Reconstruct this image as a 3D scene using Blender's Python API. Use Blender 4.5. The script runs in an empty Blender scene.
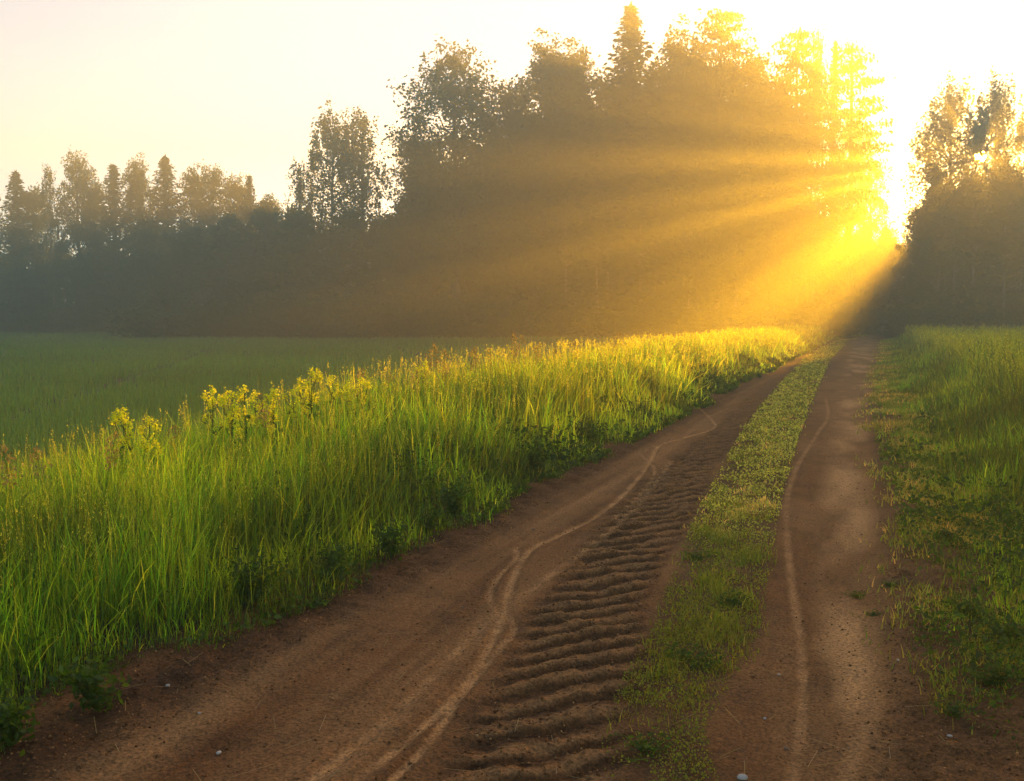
import bpy, math
import numpy as np

# ------------------------------------------------------------------ camera, sky, sun, exposure
scene = bpy.context.scene
C = scene.collection
PITCH = math.atan(0.0725)
EYE = 1.6
cam_d = bpy.data.cameras.new("camera")
cam_d.lens = 36.0 * 1000.0 / 1024.0
cam_d.sensor_width = 36.0
cam_d.clip_start = 0.05
cam_d.clip_end = 5000.0
cam = bpy.data.objects.new("camera", cam_d)
cam.location = (0, 0, EYE)
cam.rotation_euler = (math.pi / 2 - PITCH, 0, 0)
C.objects.link(cam)
scene.camera = cam

SUN_AZ = math.radians(24.8)      # to the right of straight ahead (+Y)
SUN_EL = math.radians(8.2)
world = bpy.data.worlds.new("World")
scene.world = world
world.use_nodes = True
wn = world.node_tree.nodes
bg = wn["Background"]
sky = wn.new("ShaderNodeTexSky")
sky.sky_type = 'NISHITA'
sky.sun_disc = False
sky.sun_elevation = SUN_EL
sky.sun_rotation = SUN_AZ
sky.air_density = 0.55
sky.dust_density = 0.1
sky.ozone_density = 0.2
bg.inputs["Strength"].default_value = 0.05
world.node_tree.links.new(sky.outputs[0], bg.inputs["Color"])

sun_d = bpy.data.lights.new("sun", 'SUN')
sun_d.energy = 5.0
sun_d.angle = math.radians(0.55)
sun_d.color = (1.0, 0.40, 0.006)
sun = bpy.data.objects.new("sun", sun_d)
sun.rotation_euler = (math.pi / 2 + SUN_EL - 0.0, 0, math.pi - SUN_AZ)
C.objects.link(sun)
from mathutils import Vector
sdir = Vector((math.sin(SUN_AZ) * math.cos(SUN_EL), math.cos(SUN_AZ) * math.cos(SUN_EL), math.sin(SUN_EL)))
sun.rotation_euler = sdir.to_track_quat('Z', 'Y').to_euler()
sun.location = sdir * 60
sun.visible_camera = True

HAZE_DENSITY = 0.0076
HAZE_G = 0.62
HAZE_COL = (0.89, 1.0, 0.66)
vs = scene.view_settings
vs.view_transform = 'Standard'
vs.look = 'None'
vs.gamma = 1.0
vs.use_curve_mapping = False
vs.exposure = 2.93

cy = scene.cycles
cy.max_bounces = 5
cy.diffuse_bounces = 2
cy.glossy_bounces = 1
cy.transmission_bounces = 3
cy.volume_bounces = 0
cy.transparent_max_bounces = 4
cy.use_denoising = True
cy.sample_clamp_indirect = 4.0
cy.caustics_reflective = False
cy.caustics_refractive = False

# ------------------------------------------------------------------ helpers
cp, sp = math.cos(PITCH), math.sin(PITCH)
D2 = np.array([0.3387, 0.9409])       # along the track
N2 = np.array([0.9409, -0.3387])      # across it, to the right


def su2xy(s, u):
    return s * D2[0] + u * N2[0], s * D2[1] + u * N2[1]


def xy2su(x, y):
    return x * D2[0] + y * D2[1], x * N2[0] + y * N2[1]


def ground_pt(px, py):
    """where a sight line meets the road plane -> (s, u)"""
    h = (px - 512) / 1000.0
    v = (390.5 - py) / 1000.0
    t = EYE / (sp - v * cp)
    return xy2su(h * t, (cp + v * sp) * t)


def height_at(py, Y):
    v = (390.5 - py) / 1000.0
    return EYE + Y * (v * cp - sp) / (cp + v * sp)


def across(px, Y, z):
    return (px - 512) / 1000.0 * (Y * cp - (z - EYE) * sp)


def sstep(a, b, x):
    t = np.clip((x - a) / (b - a), 0, 1)
    return t * t * (3 - 2 * t)


def _hash(ix, iy, seed):
    n = (ix.astype(np.int64) * 374761393 + iy.astype(np.int64) * 668265263 + seed * 974711) & 0xFFFFFFFF
    n = ((n ^ (n >> 13)) * 1274126177) & 0xFFFFFFFF
    n = n ^ (n >> 16)
    return (n & 0xFFFF) / 65535.0


def vnoise(x, y, seed=0):
    x = np.asarray(x, float); y = np.asarray(y, float)
    x0 = np.floor(x); y0 = np.floor(y)
    fx = x - x0; fy = y - y0
    fx = fx * fx * (3 - 2 * fx); fy = fy * fy * (3 - 2 * fy)
    a = _hash(x0, y0, seed); b = _hash(x0 + 1, y0, seed)
    c = _hash(x0, y0 + 1, seed); d = _hash(x0 + 1, y0 + 1, seed)
    return (a * (1 - fx) + b * fx) * (1 - fy) + (c * (1 - fx) + d * fx) * fy


def fbm(x, y, seed=0, octv=4):
    r = 0; a = 0.5; f = 1.0
    for k in range(octv):
        r = r + a * vnoise(x * f, y * f, seed + 17 * k)
        a *= 0.5; f *= 2.03
    return r / (1 - 0.5 ** octv)


def np_mesh(name, V, Q=None, T=None, col=None, smooth=False):
    me = bpy.data.meshes.new(name)
    V = np.ascontiguousarray(V, dtype=np.float32)
    Q = np.zeros((0, 4), np.int32) if Q is None else np.asarray(Q, np.int32)
    T = np.zeros((0, 3), np.int32) if T is None else np.asarray(T, np.int32)
    nl = Q.size + T.size
    me.vertices.add(len(V)); me.vertices.foreach_set("co", V.ravel())
    me.loops.add(nl)
    me.loops.foreach_set("vertex_index", np.concatenate([Q.ravel(), T.ravel()]).astype(np.int32))
    me.polygons.add(len(Q) + len(T))
    ls = np.concatenate([np.arange(len(Q)) * 4, Q.size + np.arange(len(T)) * 3]).astype(np.int32)
    me.polygons.foreach_set("loop_start", ls)
    if smooth:
        me.polygons.foreach_set("use_smooth", np.ones(len(Q) + len(T), bool))
    me.update(calc_edges=True)
    if col is not None:
        a = me.attributes.new("Col", 'FLOAT_COLOR', 'POINT')
        c4 = np.ones((len(V), 4), np.float32); c4[:, :col.shape[1]] = col
        a.data.foreach_set("color", c4.ravel())
    me.validate()
    return me


class Geo:
    """collects vertices and faces for one mesh"""
    def __init__(self):
        self.V = []; self.Q = []; self.T = []; self.K = []; self.n = 0

    def add(self, V, Q=None, T=None, col=(1, 1, 1)):
        V = np.asarray(V, float).reshape(-1, 3)
        if Q is not None and len(Q): self.Q.append(np.asarray(Q) + self.n)
        if T is not None and len(T): self.T.append(np.asarray(T) + self.n)
        col = np.asarray(col, float)
        if col.ndim == 1: col = np.tile(col, (len(V), 1))
        self.V.append(V); self.K.append(col); self.n += len(V)

    def arrays(self):
        V = np.concatenate(self.V); K = np.concatenate(self.K)
        Q = np.concatenate(self.Q) if self.Q else np.zeros((0, 4), int)
        T = np.concatenate(self.T) if self.T else np.zeros((0, 3), int)
        return V, Q, T, K

    def mesh(self, name, smooth=False):
        V, Q, T, K = self.arrays()
        return np_mesh(name, V, Q, T, K, smooth)


def tube(path, rad, sides=6):
    P = np.asarray(path, float); k = len(P)
    d = np.gradient(P, axis=0)
    d /= np.linalg.norm(d, axis=1, keepdims=True) + 1e-9
    ref = np.where(np.abs(d[:, 2:3]) > 0.9, np.array([[1.0, 0, 0]]), np.array([[0, 0, 1.0]]))
    a = np.cross(d, ref); a /= np.linalg.norm(a, axis=1, keepdims=True) + 1e-9
    b = np.cross(d, a)
    th = np.linspace(0, 2 * np.pi, sides, endpoint=False)
    V = P[:, None, :] + np.asarray(rad)[:, None, None] * (np.cos(th)[None, :, None] * a[:, None, :] + np.sin(th)[None, :, None] * b[:, None, :])
    i = np.arange(k - 1)[:, None] * sides; j = np.arange(sides)[None, :]
    j2 = (j + 1) % sides
    Q = np.stack([i + j, i + j2, i + sides + j2, i + sides + j], -1).reshape(-1, 4)
    return V.reshape(-1, 3), Q


def leaves(rng, P, size, flat=0.0, aspect=1.6, direc=None):
    """one diamond shaped leaf (a spray of foliage at a distance) at every point"""
    n = len(P)
    if direc is None:
        a = rng.normal(size=(n, 3)); a[:, 2] *= (1 - flat)
    else:
        a = direc + rng.normal(size=(n, 3)) * 0.35
    a /= np.linalg.norm(a, axis=1, keepdims=True) + 1e-9
    b = rng.normal(size=(n, 3)); b[:, 2] *= (1 - flat)
    b -= a * (a * b).sum(1, keepdims=True)
    b /= np.linalg.norm(b, axis=1, keepdims=True) + 1e-9
    s = (np.asarray(size) * rng.uniform(0.6, 1.35, n))[:, None]
    L = a * s * 0.5 * aspect ** 0.5; W = b * s * 0.5 / aspect ** 0.5
    c = np.cross(a, b) * s * 0.08
    V = np.stack([P - L, P + W * 1.0 + c - L * 0.15, P + L, P - W + c - L * 0.15], 1)
    Q = np.arange(n * 4).reshape(n, 4)
    return V.reshape(-1, 3), Q


def tints(rng, n, per, lo=0.7, hi=1.25, yellow=0.18):
    v = rng.uniform(lo, hi, n)
    k = np.stack([v * (1 + yellow * rng.uniform(-0.5, 1, n)), v, v * rng.uniform(0.7, 1.2, n)], 1)
    return np.repeat(k, per, 0)


# ------------------------------------------------------------------ materials
def new_mat(name):
    m = bpy.data.materials.new(name); m.use_nodes = True
    nt = m.node_tree; nt.nodes.clear()
    out = nt.nodes.new("ShaderNodeOutputMaterial")
    return m, nt, out


def leaf_mat(name, col, trans=0.45, gloss=0.04, tcol=None, scale=6.0):
    m, nt, out = new_mat(name)
    N = nt.nodes; L = nt.links
    at = N.new("ShaderNodeAttribute"); at.attribute_name = "Col"
    ns = N.new("ShaderNodeTexNoise"); ns.inputs["Scale"].default_value = scale; ns.inputs["Detail"].default_value = 2
    geo = N.new("ShaderNodeNewGeometry"); L.new(geo.outputs["Position"], ns.inputs["Vector"])
    mr = N.new("ShaderNodeMapRange"); mr.inputs[3].default_value = 0.75; mr.inputs[4].default_value = 1.25
    L.new(ns.outputs["Fac"], mr.inputs[0])
    mul = N.new("ShaderNodeMix"); mul.data_type = 'RGBA'; mul.blend_type = 'MULTIPLY'; mul.inputs[0].default_value = 1
    L.new(at.outputs["Color"], mul.inputs[6]); mul.inputs[7].default_value = (*col, 1)
    m2 = N.new("ShaderNodeMix"); m2.data_type = 'RGBA'; m2.blend_type = 'MULTIPLY'; m2.inputs[0].default_value = 1
    L.new(mul.outputs[2], m2.inputs[6]); L.new(mr.outputs[0], m2.inputs[7])
    df = N.new("ShaderNodeBsdfDiffuse"); tr = N.new("ShaderNodeBsdfTranslucent")
    L.new(m2.outputs[2], df.inputs["Color"])
    m3 = N.new("ShaderNodeMix"); m3.data_type = 'RGBA'; m3.blend_type = 'MULTIPLY'; m3.inputs[0].default_value = 1
    L.new(m2.outputs[2], m3.inputs[6]); m3.inputs[7].default_value = (*(tcol or (1.25, 1.15, 0.6)), 1)
    L.new(m3.outputs[2], tr.inputs["Color"])
    mx = N.new("ShaderNodeMixShader"); mx.inputs[0].default_value = trans
    L.new(df.outputs[0], mx.inputs[1]); L.new(tr.outputs[0], mx.inputs[2])
    if gloss > 0:
        gl = N.new("ShaderNodeBsdfGlossy"); gl.inputs["Roughness"].default_value = 0.45
        gl.inputs["Color"].default_value = (0.8, 0.85, 0.8, 1)
        mg = N.new("ShaderNodeMixShader"); mg.inputs[0].default_value = gloss
        L.new(mx.outputs[0], mg.inputs[1]); L.new(gl.outputs[0], mg.inputs[2])
        L.new(mg.outputs[0], out.inputs["Surface"])
    else:
        L.new(mx.outputs[0], out.inputs["Surface"])
    return m


def bark_mat(name, c1, c2, scale=3.0, stretch=0.25):
    m, nt, out = new_mat(name)
    N = nt.nodes; L = nt.links
    tc = N.new("ShaderNodeTexCoord"); mp = N.new("ShaderNodeMapping"); mp.inputs["Scale"].default_value = (1, 1, stretch)
    L.new(tc.outputs["Object"], mp.inputs["Vector"])
    ns = N.new("ShaderNodeTexNoise"); ns.inputs["Scale"].default_value = scale; ns.inputs["Detail"].default_value = 5
    L.new(mp.outputs[0], ns.inputs["Vector"])
    cr = N.new("ShaderNodeValToRGB"); cr.color_ramp.elements[0].position = 0.38; cr.color_ramp.elements[1].position = 0.62
    cr.color_ramp.elements[0].color = (*c1, 1); cr.color_ramp.elements[1].color = (*c2, 1)
    L.new(ns.outputs["Fac"], cr.inputs[0])
    df = N.new("ShaderNodeBsdfPrincipled"); df.inputs["Roughness"].default_value = 0.9
    L.new(cr.outputs[0], df.inputs["Base Color"])
    L.new(df.outputs[0], out.inputs["Surface"])
    return m


def soil_mat(name):
    m, nt, out = new_mat(name)
    N = nt.nodes; L = nt.links
    at = N.new("ShaderNodeAttribute"); at.attribute_name = "Col"
    sepc = N.new("ShaderNodeSeparateColor"); L.new(at.outputs["Color"], sepc.inputs[0])
    geo = N.new("ShaderNodeNewGeometry")
    n1 = N.new("ShaderNodeTexNoise"); n1.inputs["Scale"].default_value = 2.2; n1.inputs["Detail"].default_value = 8; n1.inputs["Roughness"].default_value = 0.65
    n2 = N.new("ShaderNodeTexNoise"); n2.inputs["Scale"].default_value = 70; n2.inputs["Detail"].default_value = 4; n2.inputs["Roughness"].default_value = 0.7
    for n in (n1, n2): L.new(geo.outputs["Position"], n.inputs["Vector"])
    dark = N.new("ShaderNodeMix"); dark.data_type = 'RGBA'
    dark.inputs[6].default_value = (0.060, 0.023, 0.007, 1); dark.inputs[7].default_value = (0.165, 0.070, 0.021, 1)
    r1 = N.new("ShaderNodeMapRange"); r1.inputs[1].default_value = 0.3; r1.inputs[2].default_value = 0.7
    L.new(n1.outputs["Fac"], r1.inputs[0]); L.new(r1.outputs[0], dark.inputs[0])
    # compacted tracks of dry pale sand, also paler tread ridges: R channel
    sand = N.new("ShaderNodeMix"); sand.data_type = 'RGBA'; sand.inputs[7].default_value = (0.48, 0.285, 0.120, 1)
    L.new(dark.outputs[2], sand.inputs[6]); L.new(sepc.outputs[0], sand.inputs[0])
    # damp turned earth and humus, also darker tread hollows: G channel
    hum = N.new("ShaderNodeMix"); hum.data_type = 'RGBA'; hum.inputs[7].default_value = (0.040, 0.023, 0.012, 1)
    L.new(sand.outputs[2], hum.inputs[6]); L.new(sepc.outputs[1], hum.inputs[0])
    gr = N.new("ShaderNodeMapRange"); gr.inputs[1].default_value = 0.34; gr.inputs[2].default_value = 0.66
    gr.inputs[3].default_value = 0.45; gr.inputs[4].default_value = 1.55
    L.new(n2.outputs["Fac"], gr.inputs[0])
    mul = N.new("ShaderNodeMix"); mul.data_type = 'RGBA'; mul.blend_type = 'MULTIPLY'; mul.inputs[0].default_value = 1
    L.new(hum.outputs[2], mul.inputs[6]); L.new(gr.outputs[0], mul.inputs[7])
    bs = N.new("ShaderNodeBsdfPrincipled"); bs.inputs["Roughness"].default_value = 0.95
    bs.inputs["Specular IOR Level"].default_value = 0.2
    L.new(mul.outputs[2], bs.inputs["Base Color"])
    bp = N.new("ShaderNodeBump"); bp.inputs["Strength"].default_value = 0.9; bp.inputs["Distance"].default_value = 0.012
    vo = N.new("ShaderNodeTexVoronoi"); vo.inputs["Scale"].default_value = 38
    L.new(geo.outputs["Position"], vo.inputs["Vector"])
    ad = N.new("ShaderNodeMath"); ad.operation = 'MULTIPLY_ADD'; ad.inputs[1].default_value = -0.5
    L.new(vo.outputs["Distance"], ad.inputs[0]); L.new(n2.outputs["Fac"], ad.inputs[2])
    L.new(ad.outputs[0], bp.inputs["Height"]); L.new(bp.outputs[0], bs.inputs["Normal"])
    L.new(bs.outputs[0], out.inputs["Surface"])
    return m


def plain_mat(name, col, rough=0.8, var=0.3, scale=20):
    m, nt, out = new_mat(name)
    N = nt.nodes; L = nt.links
    geo = N.new("ShaderNodeNewGeometry")
    ns = N.new("ShaderNodeTexNoise"); ns.inputs["Scale"].default_value = scale; ns.inputs["Detail"].default_value = 5
    L.new(geo.outputs["Position"], ns.inputs["Vector"])
    mx = N.new("ShaderNodeMix"); mx.data_type = 'RGBA'
    mx.inputs[6].default_value = tuple(c * (1 - var) for c in col) + (1,)
    mx.inputs[7].default_value = tuple(c * (1 + var) for c in col) + (1,)
    L.new(ns.outputs["Fac"], mx.inputs[0])
    bs = N.new("ShaderNodeBsdfPrincipled"); bs.inputs["Roughness"].default_value = rough
    L.new(mx.outputs[2], bs.inputs["Base Color"])
    L.new(bs.outputs[0], out.inputs["Surface"])
    return m


M = {
    'soil': soil_mat("track_soil"),
    'earth': plain_mat("meadow_earth", (0.050, 0.048, 0.018), 0.95, 0.4, 1.5),
    'grass': leaf_mat("verge_grass", (0.054, 0.120, 0.007), 0.64, 0.02, (6.5, 4.6, 2.0)),
    'crop': leaf_mat("young_crop", (0.095, 0.215, 0.042), 0.5, 0.03, (2.2, 1.9, 1.2)),
    'short': leaf_mat("short_turf", (0.190, 0.250, 0.024), 0.5, 0.02, (1.5, 1.4, 0.8)),
    'weed': leaf_mat("broad_weed", (0.060, 0.110, 0.008), 0.5, 0.02, (1.9, 2.1, 1.0)),
    'petal': leaf_mat("yellow_petals", (0.74, 0.80, 0.02), 0.6, 0.02, (1.25, 1.25, 0.8)),
    'seed': leaf_mat("ripening_seed_heads", (0.30, 0.27, 0.10), 0.5, 0.02),
    'spruce': leaf_mat("spruce_needles", (0.030, 0.050, 0.018), 0.15, 0.02, scale=0.6),
    'pine': leaf_mat("pine_needles", (0.038, 0.058, 0.020), 0.2, 0.02, scale=0.6),
    'broad': leaf_mat("broadleaf", (0.050, 0.078, 0.018), 0.4, 0.03, scale=0.6),
    'birch': leaf_mat("birch_leaves", (0.060, 0.088, 0.018), 0.45, 0.03, scale=0.6),
    'bark': bark_mat("brown_bark", (0.035, 0.026, 0.018), (0.11, 0.085, 0.06)),
    'pinebark': bark_mat("orange_pine_bark", (0.09, 0.05, 0.03), (0.22, 0.12, 0.06)),
    'birchbark': bark_mat("white_birch_bark", (0.06, 0.05, 0.04), (0.26, 0.245, 0.21), 5.0, 2.0),
    'stone': plain_mat("pale_stone", (0.42, 0.40, 0.36), 0.7, 0.25, 40),
    'darkstone': plain_mat("brown_stone", (0.16, 0.12, 0.09), 0.8, 0.4, 40),
    'straw': leaf_mat("dry_straw", (0.30, 0.24, 0.11), 0.3, 0.03),
}


def mesh_obj(name, me, mat, parent=None):
    o = bpy.data.objects.new(name, me); C.objects.link(o)
    if len(me.materials) == 0: me.materials.append(mat)
    if parent is not None: o.parent = parent
    return o


def tag(o, label=None, cat=None, group=None, kind=None):
    if label: o["label"] = label
    if cat: o["category"] = cat
    if group: o["group"] = group
    if kind: o["kind"] = kind
    return o


def empty(name, loc, rz=0.0, sc=(1, 1, 1)):
    o = bpy.data.objects.new(name, None); C.objects.link(o)
    o.empty_display_size = 0.3
    o.location = loc; o.rotation_euler = (0, 0, rz); o.scale = sc
    return o


def copy_thing(root):
    r = root.copy(); C.objects.link(r)
    for ch in list(root.children):
        c = ch.copy(); C.objects.link(c); c.parent = r
        for g in list(ch.children):
            d = g.copy(); C.objects.link(d); d.parent = c
    return r


# ------------------------------------------------------------------ terrain
def bend(s):
    s = np.asarray(s, float)
    k = np.clip(s - 70, 0, 45)
    return 0.004 * k * k + 0.36 * np.clip(s - 115, 0, 60)


def H(s, u):
    """height of the land; u measured from the sight line of the track"""
    ub = u - bend(s)
    d = -3.05 - ub
    left = (0.10 + 0.15 * sstep(3, 14, s)) * (sstep(0.0, 1.3, d) - sstep(2.4, 4.2, d))
    e = ub - 0.75
    right = 0.16 * sstep(0.0, 2.2, e)
    lf = (fbm(s * 0.23, u * 0.35, 3, 3) - 0.5) * 0.10
    lf = lf + (fbm(s * 0.05, u * 0.05, 9, 2) - 0.5) * 0.25 * sstep(4, 25, np.abs(u + 1.3))
    return left + right + lf


def grid(svals, uvals, follow):
    S, U = np.meshgrid(svals, uvals, indexing='ij')
    UU = U + bend(S) if follow else U
    n, m = S.shape
    i = np.arange(n - 1)[:, None] * m; j = np.arange(m - 1)[None, :]
    Q = np.stack([i + j, i + m + j, i + m + j + 1, i + j + 1], -1).reshape(-1, 4)
    return S, UU, Q


# ground sheet
sv = np.concatenate([np.arange(-60, -6, 3), np.arange(-6, 130, 0.6), np.arange(130, 134, 3)])
uv = np.concatenate([np.arange(-136, -40, 6), np.arange(-40, -9, 1.0), np.arange(-9, 20, 0.2), np.arange(20, 60, 2.0), np.arange(60, 118, 6)])
S, U, Q = grid(sv, uv, False)
ub = U - bend(S)
Z = H(S, U)
dip = sstep(-4.5, -4.2, ub) * (1 - sstep(1.75, 2.05, ub)) * sstep(-14.5, -13.5, S) * (1 - sstep(109, 110, S))
Z = Z - 0.25 * dip
X, Y = su2xy(S, U)
g = mesh_obj("ground", np_mesh("ground", np.stack([X, Y, Z], -1).reshape(-1, 3), Q, smooth=True), M['earth'])
tag(g, kind="structure")


# features of the track, read off as lines on the road plane
def road_line(pts):
    return np.array([ground_pt(a, b) for a, b in pts])


def dist_line(S, U, line, closed=False):
    """distance to a polyline and parameter along it"""
    best = np.full(S.shape, 1e9)
    for k in range(len(line) - 1):
        a = line[k]; b = line[k + 1]
        d = b - a; L2 = (d * d).sum() + 1e-12
        lo, hi = min(a[0], b[0]) - 0.6, max(a[0], b[0]) + 0.6
        i0, i1 = np.searchsorted(S[:, 0], [lo, hi])
        if i1 <= i0: continue
        ss = S[i0:i1]; uu = U[i0:i1]
        t = np.clip(((ss - a[0]) * d[0] + (uu - a[1]) * d[1]) / L2, 0, 1)
        dd = np.hypot(ss - a[0] - t * d[0], uu - a[1] - t * d[1])
        best[i0:i1] = np.minimum(best[i0:i1], dd)
    return best


def smooth_line(line, n=8):
    P = np.vstack([2 * line[0] - line[1], line, 2 * line[-1] - line[-2]])
    out = []
    for k in range(1, len(P) - 2):
        for t in np.linspace(0, 1, n, endpoint=False):
            p0, p1, p2, p3 = P[k - 1], P[k], P[k + 1], P[k + 2]
            out.append(0.5 * ((2 * p1) + (-p0 + p2) * t + (2 * p0 - 5 * p1 + 4 * p2 - p3) * t * t + (-p0 + 3 * p1 - 3 * p2 + p3) * t ** 3))
    out.append(P[-2])
    return np.array(out)


bike = [
    (smooth_line(road_line([(330, 800), (350, 781), (420, 727), (470, 678), (500, 620), (511, 580), (530, 548), (560, 532), (600, 512), (630, 487), (650, 462), (660, 446), (690, 436), (716, 424), (697, 405)])), 0.026, 1.0),
    (smooth_line(road_line([(380, 790), (425, 745), (465, 690), (497, 650), (514, 628), (508, 612), (494, 603), (490, 588), (500, 572), (516, 556), (516, 546)])), 0.019, 0.9),
    (smooth_line(road_line([(285, 800), (330, 761), (400, 704), (450, 655), (490, 615), (540, 580), (590, 545), (622, 520), (650, 490), (672, 460)])), 0.036, 0.75),
    (smooth_line(road_line([(660, 446), (640, 452), (655, 470), (640, 495), (612, 520)])), 0.022, 0.75),
    (smooth_line(road_line([(788, 810), (790, 781), (801, 720), (803, 670), (800, 625), (791, 570), (786, 520), (789, 490), (800, 462), (815, 438), (828, 415), (826, 398)])), 0.028, 0.7),
    (smooth_line(road_line([(700, 405), (740, 392), (780, 374), (812, 358)])), 0.05, 0.35),
]
lug_l = road_line([(400, 800), (440, 775), (540, 600), (600, 520), (660, 470), (715, 425), (760, 385), (800, 358)])
lug_r = road_line([(610, 800), (622, 775), (648, 600), (690, 520), (715, 470), (748, 425), (782, 385), (808, 358)])
strip_l = road_line([(600, 800), (592, 725), (640, 640), (672, 560), (700, 500), (728, 450), (752, 410), (800, 360), (822, 345)])
strip_r = road_line([(735, 800), (712, 725), (765, 640), (778, 560), (788, 500), (800, 450), (812, 410), (832, 360), (846, 345)])
right_edge = road_line([(1150, 800), (985, 690), (962, 640), (945, 560), (915, 490), (895, 440), (884, 400), (884, 360), (886, 345)])
pale_l = road_line([(800, 800), (812, 700), (818, 600), (815, 520), (826, 450), (835, 400), (845, 350)])
pale_r = road_line([(850, 800), (885, 700), (885, 600), (878, 520), (868, 450), (874, 400), (880, 350)])


def at_s(line, s):
    o = np.argsort(line[:, 0])
    return np.interp(s, line[o, 0], line[o, 1])


sv = np.concatenate([np.arange(-14, 2.4, 0.15), np.exp(np.arange(math.log(2.4), math.log(112), 0.0040))])
uv = np.arange(-4.7, 2.25, 0.016)
S, U, Q = grid(sv, uv, True)
ub = U - bend(S)
Z = H(S, U)
near = 1 - sstep(14, 40, S)
ll, lr = at_s(lug_l, S), at_s(lug_r, S)
sl, sr = at_s(strip_l, S), at_s(strip_r, S)
# wheel ruts and the higher middle
Z -= 0.035 * np.exp(-((ub + 2.2) / 0.55) ** 2) + 0.04 * np.exp(-((ub - (pale_l[:, 1].mean() + pale_r[:, 1].mean()) / 2) / 0.35) ** 2)
wob = (fbm(S * 1.3, U * 1.3, 21, 3) - 0.5)
inl = sstep(-0.12, 0.16, U - ll + wob * 0.25) * (1 - sstep(-0.10, 0.08, U - lr + wob * 0.2))
ph = (S - 1.16 * (U - ll) * 0.75 + wob * 0.28) / 0.225
saw = (ph + 0.16 * (fbm(S * 7, U * 7, 34, 2) - 0.5)) % 1.0
ridge = sstep(0.0, 0.16, saw) * (1 - sstep(0.34, 0.95, saw))
brk = 0.30 + 1.2 * fbm(S * 4.5, U * 4.5, 33, 3)
Z += inl * (ridge * 0.034 * brk - 0.020)
# blurred prints by the left edge
ed = np.exp(-((ub + 2.85 + 0.3 * wob) / 0.25) ** 2)
ph2 = (S + 1.0 * U + 0.2 * wob) / 0.42
Z += ed * 0.016 * (sstep(0.1, 0.9, np.abs((ph2 % 1) - 0.5) * 2) - 0.5)
# crumbly shoulder at the right
rr = at_s(right_edge, S)
sh = sstep(-0.02, 0.15, U - at_s(pale_r, S)) * (1 - sstep(-0.1, 0.3, U - rr))
ph3 = (S - 0.3 * U + 0.5 * wob) / 0.22
Z += sh * (0.016 * np.abs((ph3 % 1) - 0.5) + 0.03 * (fbm(S * 6, U * 6, 44, 3) - 0.5))
rough = 0.35 + 0.9 * np.clip(inl + ed + sh, 0, 1)
Z += rough * near * (0.030 * (fbm(S * 9, U * 9, 51, 3) - 0.5) + 0.020 * (fbm(S * 30, U * 30, 52, 2) - 0.5))
# soil colours, with tread ridges paler and hollows darker
R = 0.10 + 0.16 * sstep(0.35, 0.7, fbm(S * 0.6, U * 2.2, 61, 4))
R = R * (1 - 0.75 * np.clip(inl + ed, 0, 1))
smoothz = sstep(-2.9, -2.5, ub) * (1 - sstep(-0.25, 0.0, U - ll))
R = np.maximum(R, smoothz * (0.14 + 0.16 * fbm(S * 0.8, U * 3.0, 63, 3)))
R = np.maximum(R, inl * ridge * 0.30)  # paler on the tread ridge tops
strk = fbm(S * 0.35, (U - 0.06 * np.sin(S * 0.7)) * 11.0, 64, 3)
R = np.clip(R + smoothz * 0.55 * (strk - 0.5), 0.02, 1)
pl, pr = at_s(pale_l, S), at_s(pale_r, S)
pm = (pl + pr) / 2; pw = (pr - pl) / 2
pale = np.exp(-(np.abs(U - pm - 0.10 * wob) / (pw * 0.95)) ** 2.5)
R = np.maximum(R, pale * (0.18 + 0.75 * sstep(0.30, 0.70, fbm(S * 0.75, U * 2.5, 66, 4))))
pat = smooth_line(road_line([(838, 800), (845, 770), (858, 735), (872, 705), (876, 680)]))
R = np.maximum(R, 0.5 * np.exp(-(dist_line(S, U, pat) / 0.06) ** 2))
for line, w, a in bike:
    d = dist_line(S, U, line)
    ww = w * (1 + 0.015 * S) * (0.75 + 0.5 * fbm(S * 5, U * 5, 72, 2))
    brk2 = np.clip(0.72 + 1.0 * (fbm(S * 8, U * 8, 71, 3) - 0.5), 0.2, 1.0)
    R = np.maximum(R, a * 0.95 * brk2 * np.exp(-(d / (0.92 * ww)) ** 4))
    Z -= 0.009 * a * np.exp(-(d / ww) ** 2) - 0.006 * a * np.exp(-((d - 1.9 * ww) / (0.6 * ww)) ** 2)
G = 0.55 * np.clip(inl * (1 - ridge) * 1.3, 0, 1)  # darker in the hollows between tread ridges
G = np.maximum(G, ed * 0.45)
G = np.maximum(G, sh * 0.35 * fbm(S * 3, U * 3, 73, 3) * 1.4)
G = np.maximum(G, sstep(-3.0, -3.3, ub) * 0.9)
G = np.maximum(G, sstep(-0.05, 0.4, U - rr) * 0.75)
G = np.maximum(G, 0.35 * sstep(0.0, 0.1, U - sl) * (1 - sstep(-0.1, 0.0, U - sr)))
G = np.where(S > 80, np.maximum(G, 0.25), G)
X, Y = su2xy(S, U)
Z = np.where((ub < -4.6) | (ub > 2.15), H(S, U) + 0.004, Z + 0.004)
col = np.stack([R, G, np.zeros_like(R)], -1).reshape(-1, 3)
tr = mesh_obj("dirt_track", np_mesh("dirt_track", np.stack([X, Y, Z], -1).reshape(-1, 3), Q, col=col, smooth=True), M['soil'])
tag(tr, kind="structure")
TS, TU, TZ = sv, uv, Z


def road_z(s, u):
    """height of the track surface at (s,u)"""
    s = np.asarray(s, float); u = np.asarray(u, float)
    i = np.clip(np.searchsorted(TS, s), 0, len(TS) - 1)
    j = np.clip(((u - bend(s) - TU[0]) / 0.016).round().astype(int), 0, len(TU) - 1)
    inside = (u - bend(s) > TU[0]) & (u - bend(s) < TU[-1]) & (s > TS[0]) & (s < TS[-1])
    return np.where(inside, TZ[i, j], H(s, u))


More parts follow.
